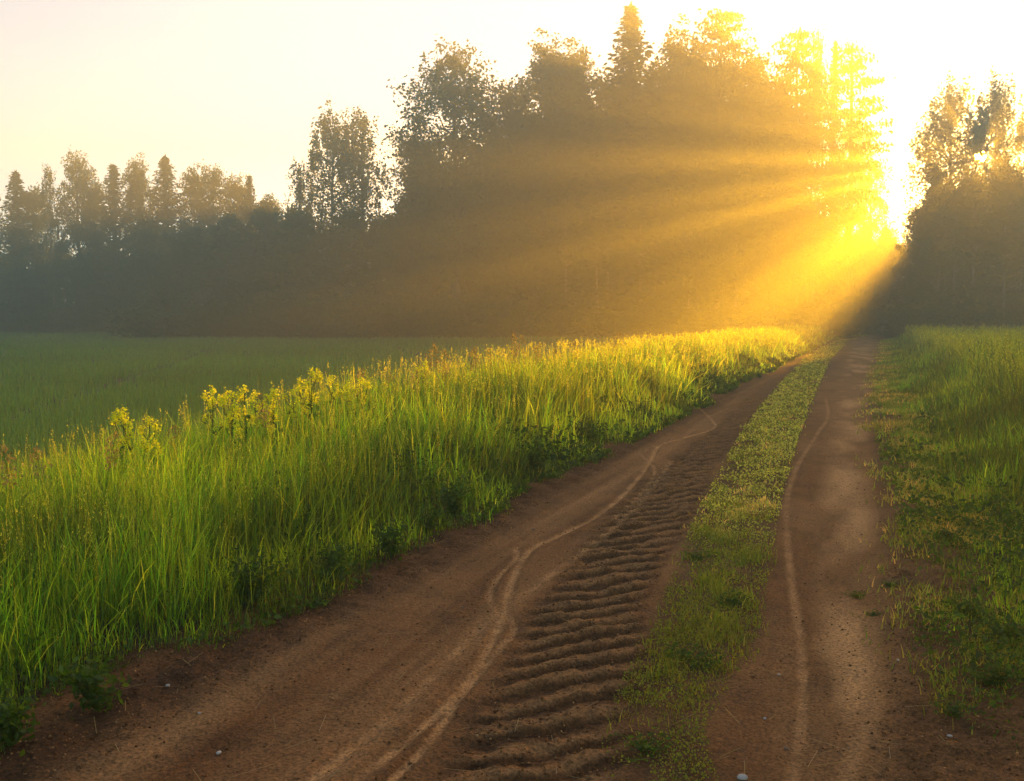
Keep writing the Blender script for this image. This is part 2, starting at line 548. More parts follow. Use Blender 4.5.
# ------------------------------------------------------------------ grasses
def blades(rng, x, y, z, h, w, lean, col, levels=(0, 0.4, 0.75, 1.0), tip=0.12, wind=(0.0, 0.0)):
    n = len(x)
    fa = rng.uniform(0, 2 * np.pi, n)
    la = rng.uniform(0, 2 * np.pi, n)
    sx, sy = np.cos(fa) * w * 0.5, np.sin(fa) * w * 0.5
    lx, ly = np.cos(la) * lean + wind[0], np.sin(la) * lean + wind[1]
    t = np.array(levels)
    wt = np.array([0.8, 1.0, 0.7, tip])[:len(t)] if len(t) == 4 else np.linspace(1, tip, len(t))
    cx = x[:, None] + (lx * h)[:, None] * t[None] ** 1.8
    cy_ = y[:, None] + (ly * h)[:, None] * t[None] ** 1.8
    cz = z[:, None] + h[:, None] * (t[None] - 0.35 * np.hypot(lx, ly)[:, None] * t[None] ** 2.2)
    A = np.stack([cx - sx[:, None] * wt, cy_ - sy[:, None] * wt, cz], -1)
    B = np.stack([cx + sx[:, None] * wt, cy_ + sy[:, None] * wt, cz], -1)
    k = len(t)
    V = np.concatenate([A, B], 1)
    o = np.arange(n)[:, None] * (2 * k); j = np.arange(k - 1)[None]
    Q = np.stack([o + j, o + j + 1, o + k + j + 1, o + k + j], -1).reshape(-1, 4)
    tipP = np.stack([cx[:, -1], cy_[:, -1], cz[:, -1]], -1)
    return V.reshape(-1, 3), Q, np.repeat(col, 2 * k, 0), tipP


def grass_cols(rng, n, x, y, dry=0.08, lo=0.65, hi=1.3):
    v = rng.uniform(lo, hi, n) * (0.75 + 0.5 * fbm(x * 0.9, y * 0.9, 5, 3))
    hue = rng.uniform(-0.25, 0.35, n) + 0.6 * (fbm(x * 0.5, y * 0.5, 8, 3) - 0.5)
    c = np.stack([v * (1 + hue), v, v * (1 - 0.3 * hue)], 1)
    d = rng.random(n) < dry
    c[d] = np.stack([v[d] * 2.1, v[d] * 1.35, v[d] * 2.2], 1)
    return c


def panicle_faces(rng, P, length, size, n=10):
    m = len(P)
    t = rng.random((m, n))
    size = np.broadcast_to(np.asarray(size, float), (m,))
    pos = P[:, None, :] + np.stack([rng.normal(size=(m, n)) * size[:, None] * 1.2 * (1.1 - t), rng.normal(size=(m, n)) * size[:, None] * 1.2 * (1.1 - t), (t - 0.6) * length[:, None]], -1)
    up = np.tile(np.array([[0, 0, 1.0]]), (m * n, 1))
    return leaves(rng, pos.reshape(-1, 3), np.repeat(size, n), direc=up, aspect=2.6)


def verge(rng, name, side, n_near, cat_seed):
    G_ = Geo()
    # sizes measured in world metres: dense close by, coarser far off
    n = n_near
    s = np.exp(rng.uniform(math.log(1.4), math.log(96), n))
    extra = rng.uniform(-9, 1.4, n // 12)
    s = np.concatenate([s, extra]); n = len(s)
    if side < 0:
        w_ = rng.random(n) ** 0.85
        u = -2.75 - w_ * 3.5
        d = -2.95 - u + 0.95 * (fbm(s * 1.1, u * 1.3, 81, 3) - 0.5)
        hh = (0.16 + (0.37 + 0.16 * sstep(3.5, 13, s)) * sstep(0.05, 0.9, d)) * (1 - 0.35 * sstep(2.3, 3.2, d)) * sstep(-0.15, 0.15, d)
    else:
        e0 = at_s(right_edge, np.clip(s, 3, 60))
        far = rng.random(n)
        u = e0 - 0.25 + (far ** 1.25) * np.clip(3.2 + s * 0.35, 3, 22)
        d = u - e0 + 0.9 * (fbm(s * 0.9, u * 1.2, 83, 3) - 0.5)
        hh = 0.045 + 0.11 * sstep(-0.1, 0.7, d) + 0.16 * sstep(0.5, 1.2, d) + 0.50 * sstep(0.9, 2.4, d)
        hh = hh * (0.45 + 0.55 * sstep(4.5, 10, s))
        hh = np.where((d < 0.45) & (rng.random(n) > 0.10 + 0.9 * sstep(-0.45, 0.25, d)), 0.0, hh)
    u = u + bend(s)
    x, y = su2xy(s, u)
    z = road_z(s, u) - 0.01
    patch = fbm(s * 0.8, u * 1.1, 90 + cat_seed, 3)
    keep = (rng.random(n) < 0.35 + 1.1 * patch) & (hh > 0.01)
    tall = rng.random(n)
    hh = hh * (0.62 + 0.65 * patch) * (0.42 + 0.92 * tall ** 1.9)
    w = np.clip(0.0009 * np.abs(s), 0.0042, 0.06) * rng.uniform(0.6, 1.5, n)
    lean = np.abs(rng.normal(0, 0.34, n)) + 0.04
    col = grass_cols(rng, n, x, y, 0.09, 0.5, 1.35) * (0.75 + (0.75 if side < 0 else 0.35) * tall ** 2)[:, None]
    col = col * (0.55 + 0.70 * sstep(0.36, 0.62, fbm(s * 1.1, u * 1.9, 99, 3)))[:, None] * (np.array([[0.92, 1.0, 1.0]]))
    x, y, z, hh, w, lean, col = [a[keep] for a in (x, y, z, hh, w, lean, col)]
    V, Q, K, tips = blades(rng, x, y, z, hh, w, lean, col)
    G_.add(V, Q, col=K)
    return G_, (x, y, z, hh)


rng = np.random.default_rng(11)
G_, (gx, gy, gz, gh) = verge(rng, "left", -1, 210000, 1)
# taller flowering stems scattered through the left verge
n = 4200
s = np.exp(rng.uniform(math.log(2.6), math.log(75), n)); u = -3.5 - rng.random(n) * 2.6 + bend(s)
x, y = su2xy(s, u); z = road_z(s, u)
h = rng.uniform(0.55, 1.0, n) * (0.60 + 0.32 * sstep(3.5, 13, s))
V, Q, K, tips = blades(rng, x, y, z, h, np.clip(0.0006 * s, 0.003, 0.03), np.abs(rng.normal(0, 0.12, n)), np.tile([[1.5, 1.1, 0.9]], (n, 1)), tip=0.5)
G_.add(V, Q, col=K)
V, Q = panicle_faces(rng, tips, rng.uniform(0.10, 0.2, n), np.clip(0.0012 * s, 0.008, 0.05), 11)
G_.add(V, Q, col=tints(rng, len(Q), 4, 0.8, 1.5) * np.array([1.9, 1.35, 4.5]))
o = mesh_obj("verge_grass", G_.mesh("verge_grass"), M['grass'])
tag(o, "tall green grass on the bank along the left edge of the dirt track, its crest lit yellow", "grass", kind="stuff")

rng = np.random.default_rng(21)
n = 75000
s = np.exp(rng.uniform(math.log(2.2), math.log(60), n)); u = -2.8 - rng.random(n) ** 1.2 * 2.2
d = -2.95 - u + 0.95 * (fbm(s * 1.1, u * 1.3, 81, 3) - 0.5)
pt = fbm(s * 1.3, u * 1.9, 87, 3)
k = (d > -0.08) & (rng.random(n) < np.clip(2.6 * pt - 0.75, 0, 1))
s, u, d, pt = s[k], u[k] + bend(s[k]), d[k], pt[k]
n = len(s)
x, y = su2xy(s, u)
P = np.stack([x, y, road_z(s, u) + 0.01 + (0.05 + (0.08 + 0.34 * pt) * (0.6 + 0.4 * sstep(4, 9, s)) * sstep(0.0, 0.7, d)) * rng.random(n) ** 0.8], 1)
V, Q = leaves(rng, P, np.clip(0.0042 * s, 0.022, 0.11) * rng.uniform(0.5, 1.5, n), flat=0.3, aspect=1.7)
o = mesh_obj("verge_herbs", np_mesh("verge_herbs", V, Q, col=tints(rng, n, 4, 0.5, 1.25)), M['weed'])
tag(o, "low leafy herbs mixed into the foot of the left verge grass", "herbs", kind="stuff")

rng = np.random.default_rng(22)
n = 45000
s = np.exp(rng.uniform(math.log(2.6), math.log(17), n)); e0 = at_s(right_edge, s)
d = rng.normal(0.55, 0.55, n); u = e0 + d
pt = fbm(s * 1.7, u * 2.2, 88, 3)
k = (d > -0.25) & (rng.random(n) < np.clip(3.0 * pt - 1.05, 0, 1) * (1 - 0.9 * sstep(7, 14, s)))
s, u, pt = s[k], u[k] + bend(s[k]), pt[k]
n = len(s)
x, y = su2xy(s, u)
P = np.stack([x, y, road_z(s, u) + 0.006 + (0.03 + 0.14 * pt) * rng.random(n)], 1)
V, Q = leaves(rng, P, np.clip(0.0036 * s, 0.014, 0.08) * rng.uniform(0.5, 1.5, n), flat=0.3, aspect=1.6)
o = mesh_obj("meadow_herbs", np_mesh("meadow_herbs", V, Q, col=tints(rng, n, 4, 0.45, 1.2)), M['weed'])
tag(o, "low dark herbs along the foot of the right meadow", "herbs", kind="stuff")

rng = np.random.default_rng(12)
G_, _ = verge(rng, "right", 1, 280000, 2)
n = 5000
s = np.exp(rng.uniform(math.log(6), math.log(75), n)); u = 2.0 + rng.random(n) ** 1.4 * (3 + 0.3 * s) + bend(s)
x, y = su2xy(s, u); z = road_z(s, u)
h = rng.uniform(0.65, 1.05, n)
V, Q, K, tips = blades(rng, x, y, z, h, np.clip(0.0006 * s, 0.003, 0.03), np.abs(rng.normal(0, 0.1, n)), np.tile([[1.4, 1.1, 0.9]], (n, 1)), tip=0.5)
G_.add(V, Q, col=K)
V, Q = panicle_faces(rng, tips, rng.uniform(0.10, 0.2, n), np.clip(0.0012 * s, 0.008, 0.05), 10)
G_.add(V, Q, col=tints(rng, len(Q), 4, 0.8, 1.5) * np.array([1.7, 1.25, 2.8]))
o = mesh_obj("meadow_grass", G_.mesh("meadow_grass"), M['grass'])
tag(o, "tall soft meadow grass filling the ground right of the dirt track", "grass", kind="stuff")

# young crop in the field
rng = np.random.default_rng(13)
n = 190000
Yd = 5.5 * np.exp(rng.random(n) * math.log(112 / 5.5)); px = rng.uniform(-330, 800, n)
x = (px - 512) / 1000 * Yd; y = Yd
s, u = xy2su(x, y)
k = (u - bend(s) < -6.0) & ~((Yd > 77) & (px > 150)) & ~((Yd > 106))
rows = np.abs(((x * 0.98 + y * 0.2) / 9.0) % 1.0 - 0.5)
k &= ~(rows < 0.025) | (rng.random(n) < 0.25)
x, y, s, u, Yd = [a[k] for a in (x, y, s, u, Yd)]
n = len(x)
z = H(s, u)
pt = fbm(x * 0.12, y * 0.12, 15, 4)
h = (0.20 + 0.10 * (pt - 0.3)) * rng.uniform(0.75, 1.25, n)
v = rng.uniform(0.8, 1.2, n) * (0.8 + 0.4 * pt)
col = np.stack([v * rng.uniform(0.8, 1.3, n), v, v], 1)
V, Q, K, tips = blades(rng, x, y, z, h, np.clip(0.0013 * Yd, 0.008, 0.12) * rng.uniform(0.6, 1.4, n), np.abs(rng.normal(0, 0.25, n)), col, levels=(0, 0.5, 1.0), tip=0.15)
o = mesh_obj("field_crop", np_mesh("field_crop", V, Q, col=K), M['crop'])
tag(o, "flat field of young green cereal crop beyond the left verge", "crop", kind="stuff")

# low turf strip between the wheel ruts, and thin turf at the right edge
rng = np.random.default_rng(14)
G_ = Geo()
n = 90000
s = np.exp(rng.uniform(math.log(2.9), math.log(84), n))
a, b = at_s(strip_l, s), at_s(strip_r, s)
u = a + (b - a) * rng.uniform(-0.08, 1.08, n)
edge = np.minimum(u - a, b - u) / (b - a) - 0.09 + 0.16 * (fbm(s * 2.2, u * 2.2, 101, 2) - 0.5)
pt = fbm(s * 1.6, u * 2.6, 91, 3)
fade = sstep(3.6, 4.8, s)
keep = rng.random(n) < np.clip((0.55 * pt + 0.45 * fbm(s * 5, u * 8, 94, 2)) * 3.8 - 1.25, 0, 1) * sstep(-0.12, 0.3, edge) * fade
u = u + bend(s)
s, u, pt = s[keep], u[keep], pt[keep]
n = len(s)
x, y = su2xy(s, u); z = road_z(s, u) - 0.004
farther = sstep(6.5, 9, s)
h = (0.018 + 0.045 * sstep(0.3, 0.7, fbm(s * 4.5, u * 6, 96, 3))) * rng.uniform(0.5, 1.5, n) * (1 - 0.3 * farther)
pale_ = (farther * sstep(0.35, 0.65, fbm(s * 4.5, u * 8, 92, 3)))[:, None]
col = grass_cols(rng, n, x, y, 0.10)
col = col * (1 - pale_) + pale_ * col * np.array([[2.9, 2.3, 6.0]])
V, Q, K, tips = blades(rng, x, y, z, h, np.clip(0.0013 * s, 0.005, 0.06) * rng.uniform(0.6, 1.5, n), np.abs(rng.normal(0, 0.55, n)) + 0.1, col, levels=(0, 0.5, 1.0))
G_.add(V, Q, col=K)
# clover-like leaflets
n = 50000
s = np.exp(rng.uniform(math.log(3.2), math.log(60), n))
a, b = at_s(strip_l, s), at_s(strip_r, s)
u = a + (b - a) * rng.uniform(0.06, 0.94, n)
pt = fbm(s * 2.4, u * 3.4, 95, 3)
keep = rng.random(n) < np.clip(pt * 3.4 - 1.3, 0, 1)
s, u = s[keep], (u + bend(s))[keep]
x, y = su2xy(s, u)
P = np.stack([x, y, road_z(s, u) + rng.uniform(0.004, 0.05, len(s))], 1)
szz = np.clip(0.0019 * s, 0.009, 0.05)
V, Q = leaves(rng, P, szz, flat=0.0, aspect=1.2)
ct = tints(rng, len(Q), 4, 0.6, 1.2)
ct = ct * np.repeat(1 + sstep(6, 9, s)[:, None] * (rng.random((len(Q), 1)) < 0.6) * np.array([[2.2, 1.7, 5.0]]), 4, 0)
G_.add(V, Q, col=ct)
o = mesh_obj("track_turf", G_.mesh("track_turf"), M['short'])
tag(o, "low patchy turf and clover between the two wheel ruts of the track", "turf", kind="stuff")

rng = np.random.default_rng(15)
G_ = Geo()
n = 60000
s = np.exp(rng.uniform(math.log(3.0), math.log(70), n))
e0 = at_s(right_edge, s)
dd = rng.normal(0.22, 0.30, n)
u = e0 + dd
pt = fbm(s * 1.5, u * 3, 97, 3)
keep = (rng.random(n) < np.clip(pt * 3.4 - 1.15 + dd * 0.6, 0, 1)) & (dd > -0.55)
s, u, pt = s[keep], (u + bend(s))[keep], pt[keep]
n = len(s)
x, y = su2xy(s, u); z = road_z(s, u) - 0.003
h = 0.05 * rng.uniform(0.5, 1.7, n)
col = grass_cols(rng, n, x, y, 0.12)
pale_ = (sstep(4.5, 8, s) * sstep(0.35, 0.65, fbm(s * 2, u * 4, 98, 3)))[:, None]
col = col * (1 - pale_) + pale_ * col * np.array([[2.4, 1.7, 3.6]])
V, Q, K, tips = blades(rng, x, y, z, h, np.clip(0.0013 * s, 0.005, 0.05) * rng.uniform(0.6, 1.5, n), np.abs(rng.normal(0, 0.6, n)) + 0.1, col, levels=(0, 0.5, 1.0))
G_.add(V, Q, col=K)
o = mesh_obj("edge_turf", G_.mesh("edge_turf"), M['short'])
tag(o, "thin yellowish turf creeping over the right edge of the track", "turf", kind="stuff")

# crumbs of soil and grit on the track
rng = np.random.default_rng(16)
n = 42000
s = np.exp(rng.uniform(math.log(2.6), math.log(22), n)); u = rng.uniform(-3.3, 1.1, n)
a, b = at_s(lug_l, s), at_s(lug_r, s)
inz = ((u > a) & (u < b)) | (u < -2.6) | (u > at_s(pale_r, s))
keep = (rng.random(n) < np.where(inz, 1.0, 0.22))
s, u = s[keep], u[keep]; n = len(s)
x, y = su2xy(s, u)
r = 0.0028 * np.exp(np.abs(rng.normal(0, 0.72, n))) * np.where(inz[keep], 1.0, 0.75)
r = np.minimum(r, 0.0085 * rng.uniform(0.7, 1.1, n))
base = np.array([[1, 0, 0], [0, 1, 0], [-1, 0, 0], [0, -1, 0], [0, 0, 0.8], [0, 0, -0.8]], float)
V = base[None] * r[:, None, None] * rng.uniform(0.6, 1.4, (n, 6, 3))
V += np.stack([x, y, road_z(s, u) + r * 0.3], 1)[:, None]
F = np.array([[0, 1, 4], [1, 2, 4], [2, 3, 4], [3, 0, 4], [1, 0, 5], [2, 1, 5], [3, 2, 5], [0, 3, 5]])
T = (np.arange(n)[:, None, None] * 6 + F[None]).reshape(-1, 3)
pale_ = rng.random(n) < 0.13
kc = np.where(pale_[:, None], np.array([[0.75, 0.0, 0]]), np.array([[0.30, 0.0, 0]])) * rng.uniform(0.0, 1.3, (n, 1))
o = mesh_obj("soil_crumbs", np_mesh("soil_crumbs", V.reshape(-1, 3), None, T, col=np.repeat(kc, 6, 0)), M['soil'])
tag(o, "loose crumbs of brown earth and grit on the dirt track", "soil", kind="stuff")


# ------------------------------------------------------------------ trees
def limb(g, a, b, r0, r1, rng, sag=0.0, k=5, sides=5):
    a = np.asarray(a, float); b = np.asarray(b, float)
    t = np.linspace(0, 1, k)[:, None]
    P = a + (b - a) * t
    P[:, 2] += sag * np.sin(np.pi * t[:, 0])
    P[1:-1] += rng.normal(size=(k - 2, 3)) * np.linalg.norm(b - a) * 0.03
    V, Q = tube(P, np.linspace(r0, r1, k), sides)
    g.add(V, Q)


def broad_tree(seed, Ht, R, zb=0.25, lobes=34, lr=1.5, sub=11, nl=19, ls=0.30, top=0.55, weep=0.0, trunk_r=0.32, fork=0, shell=0.35):
    rng = np.random.default_rng(seed)
    tg, cg = Geo(), Geo()
    kk = 9
    tz = np.linspace(0, Ht * 0.86, kk)
    wob = np.cumsum(rng.normal(size=(kk, 2)) * 0.10, 0) * Ht / 20
    tp = np.column_stack([wob, tz])
    tr_ = trunk_r * (1 - tz / Ht) ** 0.8 + 0.03
    tr_[0] *= 1.35
    V, Q = tube(tp, tr_, 8); tg.add(V, Q)
    ga = rng.uniform(0, 6.28)
    for i in range(lobes):
        q = (i + rng.uniform(0.1, 0.9)) / lobes
        z = Ht * (zb + (0.97 - zb) * q)
        prof = (math.sin(math.pi * min(1, (q * 0.93 + 0.07)) ** (1.0 / (2 * (1 - top)))) + 0.02) ** 0.6 if q < 1 else 0
        prof = max(prof, 0.12)
        ang = ga + i * 2.39996 + rng.normal() * 0.3
        rr_ = R * prof * (shell + (1 - shell) * rng.random() ** 0.6)
        bz = np.interp(z, tz, np.arange(kk)); ib = int(min(kk - 1, bz))
        cen = np.array([tp[ib, 0] + rr_ * math.cos(ang), tp[ib, 1] + rr_ * math.sin(ang), z])
        l = lr * rng.uniform(0.55, 1.25) * (0.65 + 0.35 * prof)
        # limb
        zs = max(Ht * 0.12, min(z - 0.55 * rr_ - 0.3, Ht * 0.84))
        jb = np.array([np.interp(zs, tz, tp[:, 0]), np.interp(zs, tz, tp[:, 1]), zs])
        limb(tg, jb, cen, 0.05 + 0.05 * rr_ / R + 0.02 * (1 - q), 0.02, rng, 0.1 * rr_)
        subs = cen + rng.normal(size=(sub, 3)) * l * np.array([0.55, 0.55, 0.42])
        for p in subs[:max(2, sub // 3)]:
            limb(tg, cen, p, 0.022, 0.01, rng, k=3, sides=3)
        m = max(4, int(nl * rng.uniform(0.5, 1.5)))
        pos = subs[:, None, :] + rng.normal(size=(sub, m, 3)) * l * 0.23
        if weep > 0:
            f = rng.random((sub, m)) ** 0.8
            pos = subs[:, None, :] + rng.normal(size=(sub, m, 3)) * np.array([0.13, 0.13, 0.15]) * l
            pos[..., 2] -= f * weep * rng.uniform(0.4, 1.3, (sub, 1))
        V, Q = leaves(rng, pos.reshape(-1, 3), ls, flat=0.2, direc=None)
        cg.add(V, Q, col=tints(rng, len(Q), 4) * rng.uniform(0.8, 1.2))
    return tg, cg


def spruce_tree_geo(seed, Ht, R, zb=0.08, step=0.42, ls=0.42):
    rng = np.random.default_rng(seed)
    tg, cg = Geo(), Geo()
    V, Q = tube([[0, 0, 0], [0.03, 0, Ht * 0.4], [0, 0.04, Ht * 0.8], [0, 0, Ht]], [0.34, 0.24, 0.10, 0.015], 8); tg.add(V, Q)
    z = Ht * zb
    while z < Ht * 0.985:
        q = (z / Ht - zb) / (1 - zb)
        L = R * (1 - q) ** 0.92 * min(1.0, 0.6 + q * 3) + 0.08
        nb = 6 if q < 0.8 else 5
        a0 = rng.uniform(0, 6.28)
        for b in range(nb):
            a = a0 + b * 6.283 / nb + rng.normal() * 0.2
            l = L * rng.uniform(0.62, 1.22)
            droop = -0.32 + 0.75 * q + rng.normal() * 0.06
            d = np.array([math.cos(a), math.sin(a), 0])
            k = max(4, int(l / 0.22))
            t = (np.arange(k) + 0.6) / k
            P = np.outer(t * l, d); P[:, 2] = z + droop * l * t + 0.22 * l * t ** 3
            tg.add(*tube(np.vstack([[0, 0, z], P[k // 2], P[-1]]), [0.03, 0.018, 0.006], 3))
            rep = 3
            PP = np.repeat(P, rep, 0) + rng.normal(size=(k * rep, 3)) * np.array([0.16, 0.16, 0.10]) * (0.5 + 0.5 * min(1, l / 2))
            sd = np.array([-d[1], d[0], 0])
            dirs = d[None] * 0.7 + sd[None] * rng.choice([-1, 1], k * rep)[:, None] * 0.8 + np.array([[0, 0, -0.35]])
            V, Q = leaves(rng, PP, ls, direc=dirs, aspect=2.3)
            cg.add(V, Q, col=tints(rng, len(Q), 4, 0.7, 1.2))
        z += step * rng.uniform(0.75, 1.25) * (1 - 0.45 * q)
    V, Q = leaves(rng, np.array([[0, 0, Ht - 0.1 - 0.15 * i] for i in range(8)]), 0.4, direc=np.tile([[0, 0, 1.0]], (8, 1)), aspect=4)
    cg.add(V, Q, col=tints(rng, 8, 4))
    return tg, cg


def pine_tree_geo(seed, Ht, R, zb=0.45, tiers=16, ls=0.30, lean=0.0, lsc=1.0):
    rng = np.random.default_rng(seed)
    tg, cg = Geo(), Geo()
    tz = np.linspace(0, Ht * 0.97, 8)
    tp = np.column_stack([np.cumsum(rng.normal(size=8)) * 0.10, np.cumsum(rng.normal(size=8)) * 0.10, tz])
    tg.add(*tube(tp, 0.30 * (1 - tz / Ht) ** 0.7 + 0.03, 8))
    for i in range(tiers):
        q = (i + rng.uniform(0.2, 0.8)) / tiers
        z = Ht * (zb + (0.98 - zb) * q)
        prof = (0.25 + 1.5 * q) if q < 0.5 else (1.0 - ((q - 0.5) / 0.5) ** 2 * 0.72)
        nb = rng.integers(3, 6)
        a0 = rng.uniform(0, 6.28)
        for b in range(nb):
            a = a0 + b * 6.283 / nb + rng.normal() * 0.35
            l = R * prof * rng.uniform(0.45, 1.15)
            c0 = np.array([np.interp(z, tz, tp[:, 0]), np.interp(z, tz, tp[:, 1]), z])
            e = c0 + np.array([math.cos(a) * l, math.sin(a) * l, l * rng.uniform(-0.05, 0.28)])
            limb(tg, c0, e, 0.05, 0.015, rng, -0.05 * l, k=4, sides=4)
            for t in np.linspace(0.45, 1.0, max(2, int(l / 0.75))):
                c = c0 + (e - c0) * t
                m = int(rng.integers(16, 34) * lsc)
                pos = c + rng.normal(size=(m, 3)) * np.array([0.42, 0.42, 0.15])
                V, Q = leaves(rng, pos, ls, direc=np.tile([[0.2, 0.2, 0.9]], (m, 1)) + rng.normal(size=(m, 3)) * 0.5, aspect=2.0)
                cg.add(V, Q, col=tints(rng, m, 4, 0.7, 1.2) * rng.uniform(0.85, 1.15))
    return tg, cg


def shrub_geo(seed, Ht, R, lobes=16, nl=16, ls=0.28, lr=0.9):
    rng = np.random.default_rng(seed)
    tg, cg = Geo(), Geo()
    for i in range(lobes):
        a = i * 2.4 + rng.normal() * 0.3
        q = (i + 0.5) / lobes
        r = R * math.sqrt(max(0.05, 1 - q ** 2.2)) * rng.uniform(0.3, 1.0)
        cen = np.array([math.cos(a) * r, math.sin(a) * r, Ht * (0.08 + 0.85 * q)])
        limb(tg, [rng.normal() * 0.15, rng.normal() * 0.15, 0], cen, 0.045, 0.012, rng, 0.05, k=4, sides=4)
        subs = cen + rng.normal(size=(8, 3)) * lr * 0.5
        pos = subs[:, None] + rng.normal(size=(8, nl, 3)) * lr * 0.3
        pos = pos.reshape(-1, 3); pos[:, 2] = np.abs(pos[:, 2]) + 0.02
        V, Q = leaves(rng, pos, ls)
        cg.add(V, Q, col=tints(rng, len(Q), 4) * rng.uniform(0.85, 1.15))
    return tg, cg


TEMPLATES = {}


def template(key, geo, mat, bark, nominal):
    tg, cg = geo
    TEMPLATES[key] = (tg, cg, tg.mesh(key + "_trunk", True), cg.mesh(key + "_crown"), M[mat], M[bark], nominal)


# key: (trunk, crown) with nominal height and crown width
template('maple', broad_tree(101, 26, 4.6, 0.22, 52, 2.0, 15, 36, 0.25, 0.56, trunk_r=0.42), 'broad', 'bark', (26, 10.5))
template('oakA', broad_tree(102, 22, 3.2, 0.15, 44, 1.9, 15, 36, 0.24, 0.50), 'broad', 'bark', (22, 7.6))
template('oakB', broad_tree(103, 18, 3.0, 0.12, 40, 1.8, 15, 32, 0.24, 0.48), 'broad', 'bark', (18, 7.2))
template('poplar', broad_tree(104, 25, 2.5, 0.14, 48, 1.7, 15, 36, 0.24, 0.45), 'broad', 'bark', (25, 5.6))
template('aspen', broad_tree(105, 20, 2.3, 0.2, 38, 1.55, 14, 32, 0.23, 0.5), 'broad', 'bark', (20, 5.4))
template('birchA', broad_tree(106, 20, 2.7, 0.28, 42, 1.4, 12, 21, 0.22, 0.55, weep=1.8, trunk_r=0.2, shell=0.2), 'birch', 'birchbark', (20, 6.2))
template('birchB', broad_tree(107, 20, 2.4, 0.30, 36, 1.3, 11, 18, 0.22, 0.55, weep=2.1, trunk_r=0.18, shell=0.2), 'birch', 'birchbark', (20, 5.6))
template('spruceA', spruce_tree_geo(108, 25, 5.2, ls=0.30), 'spruce', 'bark', (25, 6.8))
template('spruceB', spruce_tree_geo(109, 20, 3.6, ls=0.25), 'spruce', 'bark', (20, 4.8))
template('pineA', pine_tree_geo(110, 25, 2.9, 0.45, 18, ls=0.26, lsc=1.4), 'pine', 'pinebark', (25, 6.2))
template('pineB', pine_tree_geo(111, 24, 3.4, 0.38, 19, ls=0.26, lsc=1.0), 'pine', 'pinebark', (24, 7.0))
template('airy', broad_tree(116, 23, 3.0, 0.30, 32, 1.4, 10, 20, 0.24, 0.5, trunk_r=0.2), 'broad', 'bark', (23, 6.8))
template('young', broad_tree(112, 12, 2.7, 0.06, 40, 1.15, 12, 30, 0.20, 0.45, trunk_r=0.16), 'broad', 'bark', (12, 6.4))
template('young2', broad_tree(113, 13, 2.4, 0.10, 38, 1.1, 12, 30, 0.20, 0.5, trunk_r=0.16), 'birch', 'birchbark', (13, 5.8))
template('shrubA', shrub_geo(114, 4.0, 2.6, 26, 18, 0.26, 1.0), 'broad', 'bark', (4.2, 5.6))
template('shrubB', shrub_geo(115, 3.0, 2.2, 20, 16, 0.25, 0.9), 'broad', 'bark', (3.2, 4.8))

NAMES = {'airy': 'broadleaf_tree', 'maple': 'maple_tree', 'oakA': 'broadleaf_tree', 'oakB': 'broadleaf_tree', 'poplar': 'broadleaf_tree', 'aspen': 'broadleaf_tree',
         'birchA': 'birch_tree', 'birchB': 'birch_tree', 'spruceA': 'spruce_tree', 'spruceB': 'spruce_tree',
         'pineA': 'pine_tree', 'pineB': 'pine_tree', 'young': 'young_tree', 'young2': 'young_tree', 'shrubA': 'bush', 'shrubB': 'bush'}
rt = np.random.default_rng(200)


def tree(key, px, top, wpx, Yd, label, group=None, rot=None, cat=None):
    tg, cg, tm, cm, mat, bark, (h0, w0) = TEMPLATES[key]
    z = height_at(top, Yd)
    x = across(px, Yd, z * 0.75)
    s, u = xy2su(x, Yd)
    gz = float(H(np.array([s]), np.array([u]))[0]) - 0.05
    sc = (z - gz) / h0
    sw = wpx * Yd / 1000 / w0
    e = empty(NAMES[key], (x, Yd, gz), rt.uniform(0, 6.28) if rot is None else rot, (sw, sw, sc))
    mesh_obj("crown", cm, mat, e); mesh_obj("stems" if 'shrub' in key else "trunk", tm, bark, e)
    c = cat or {'b': 'tree'}.get('', None) or ('bush' if 'shrub' in key else NAMES[key].replace('_', ' '))
    tag(e, label, c, group)
    return e


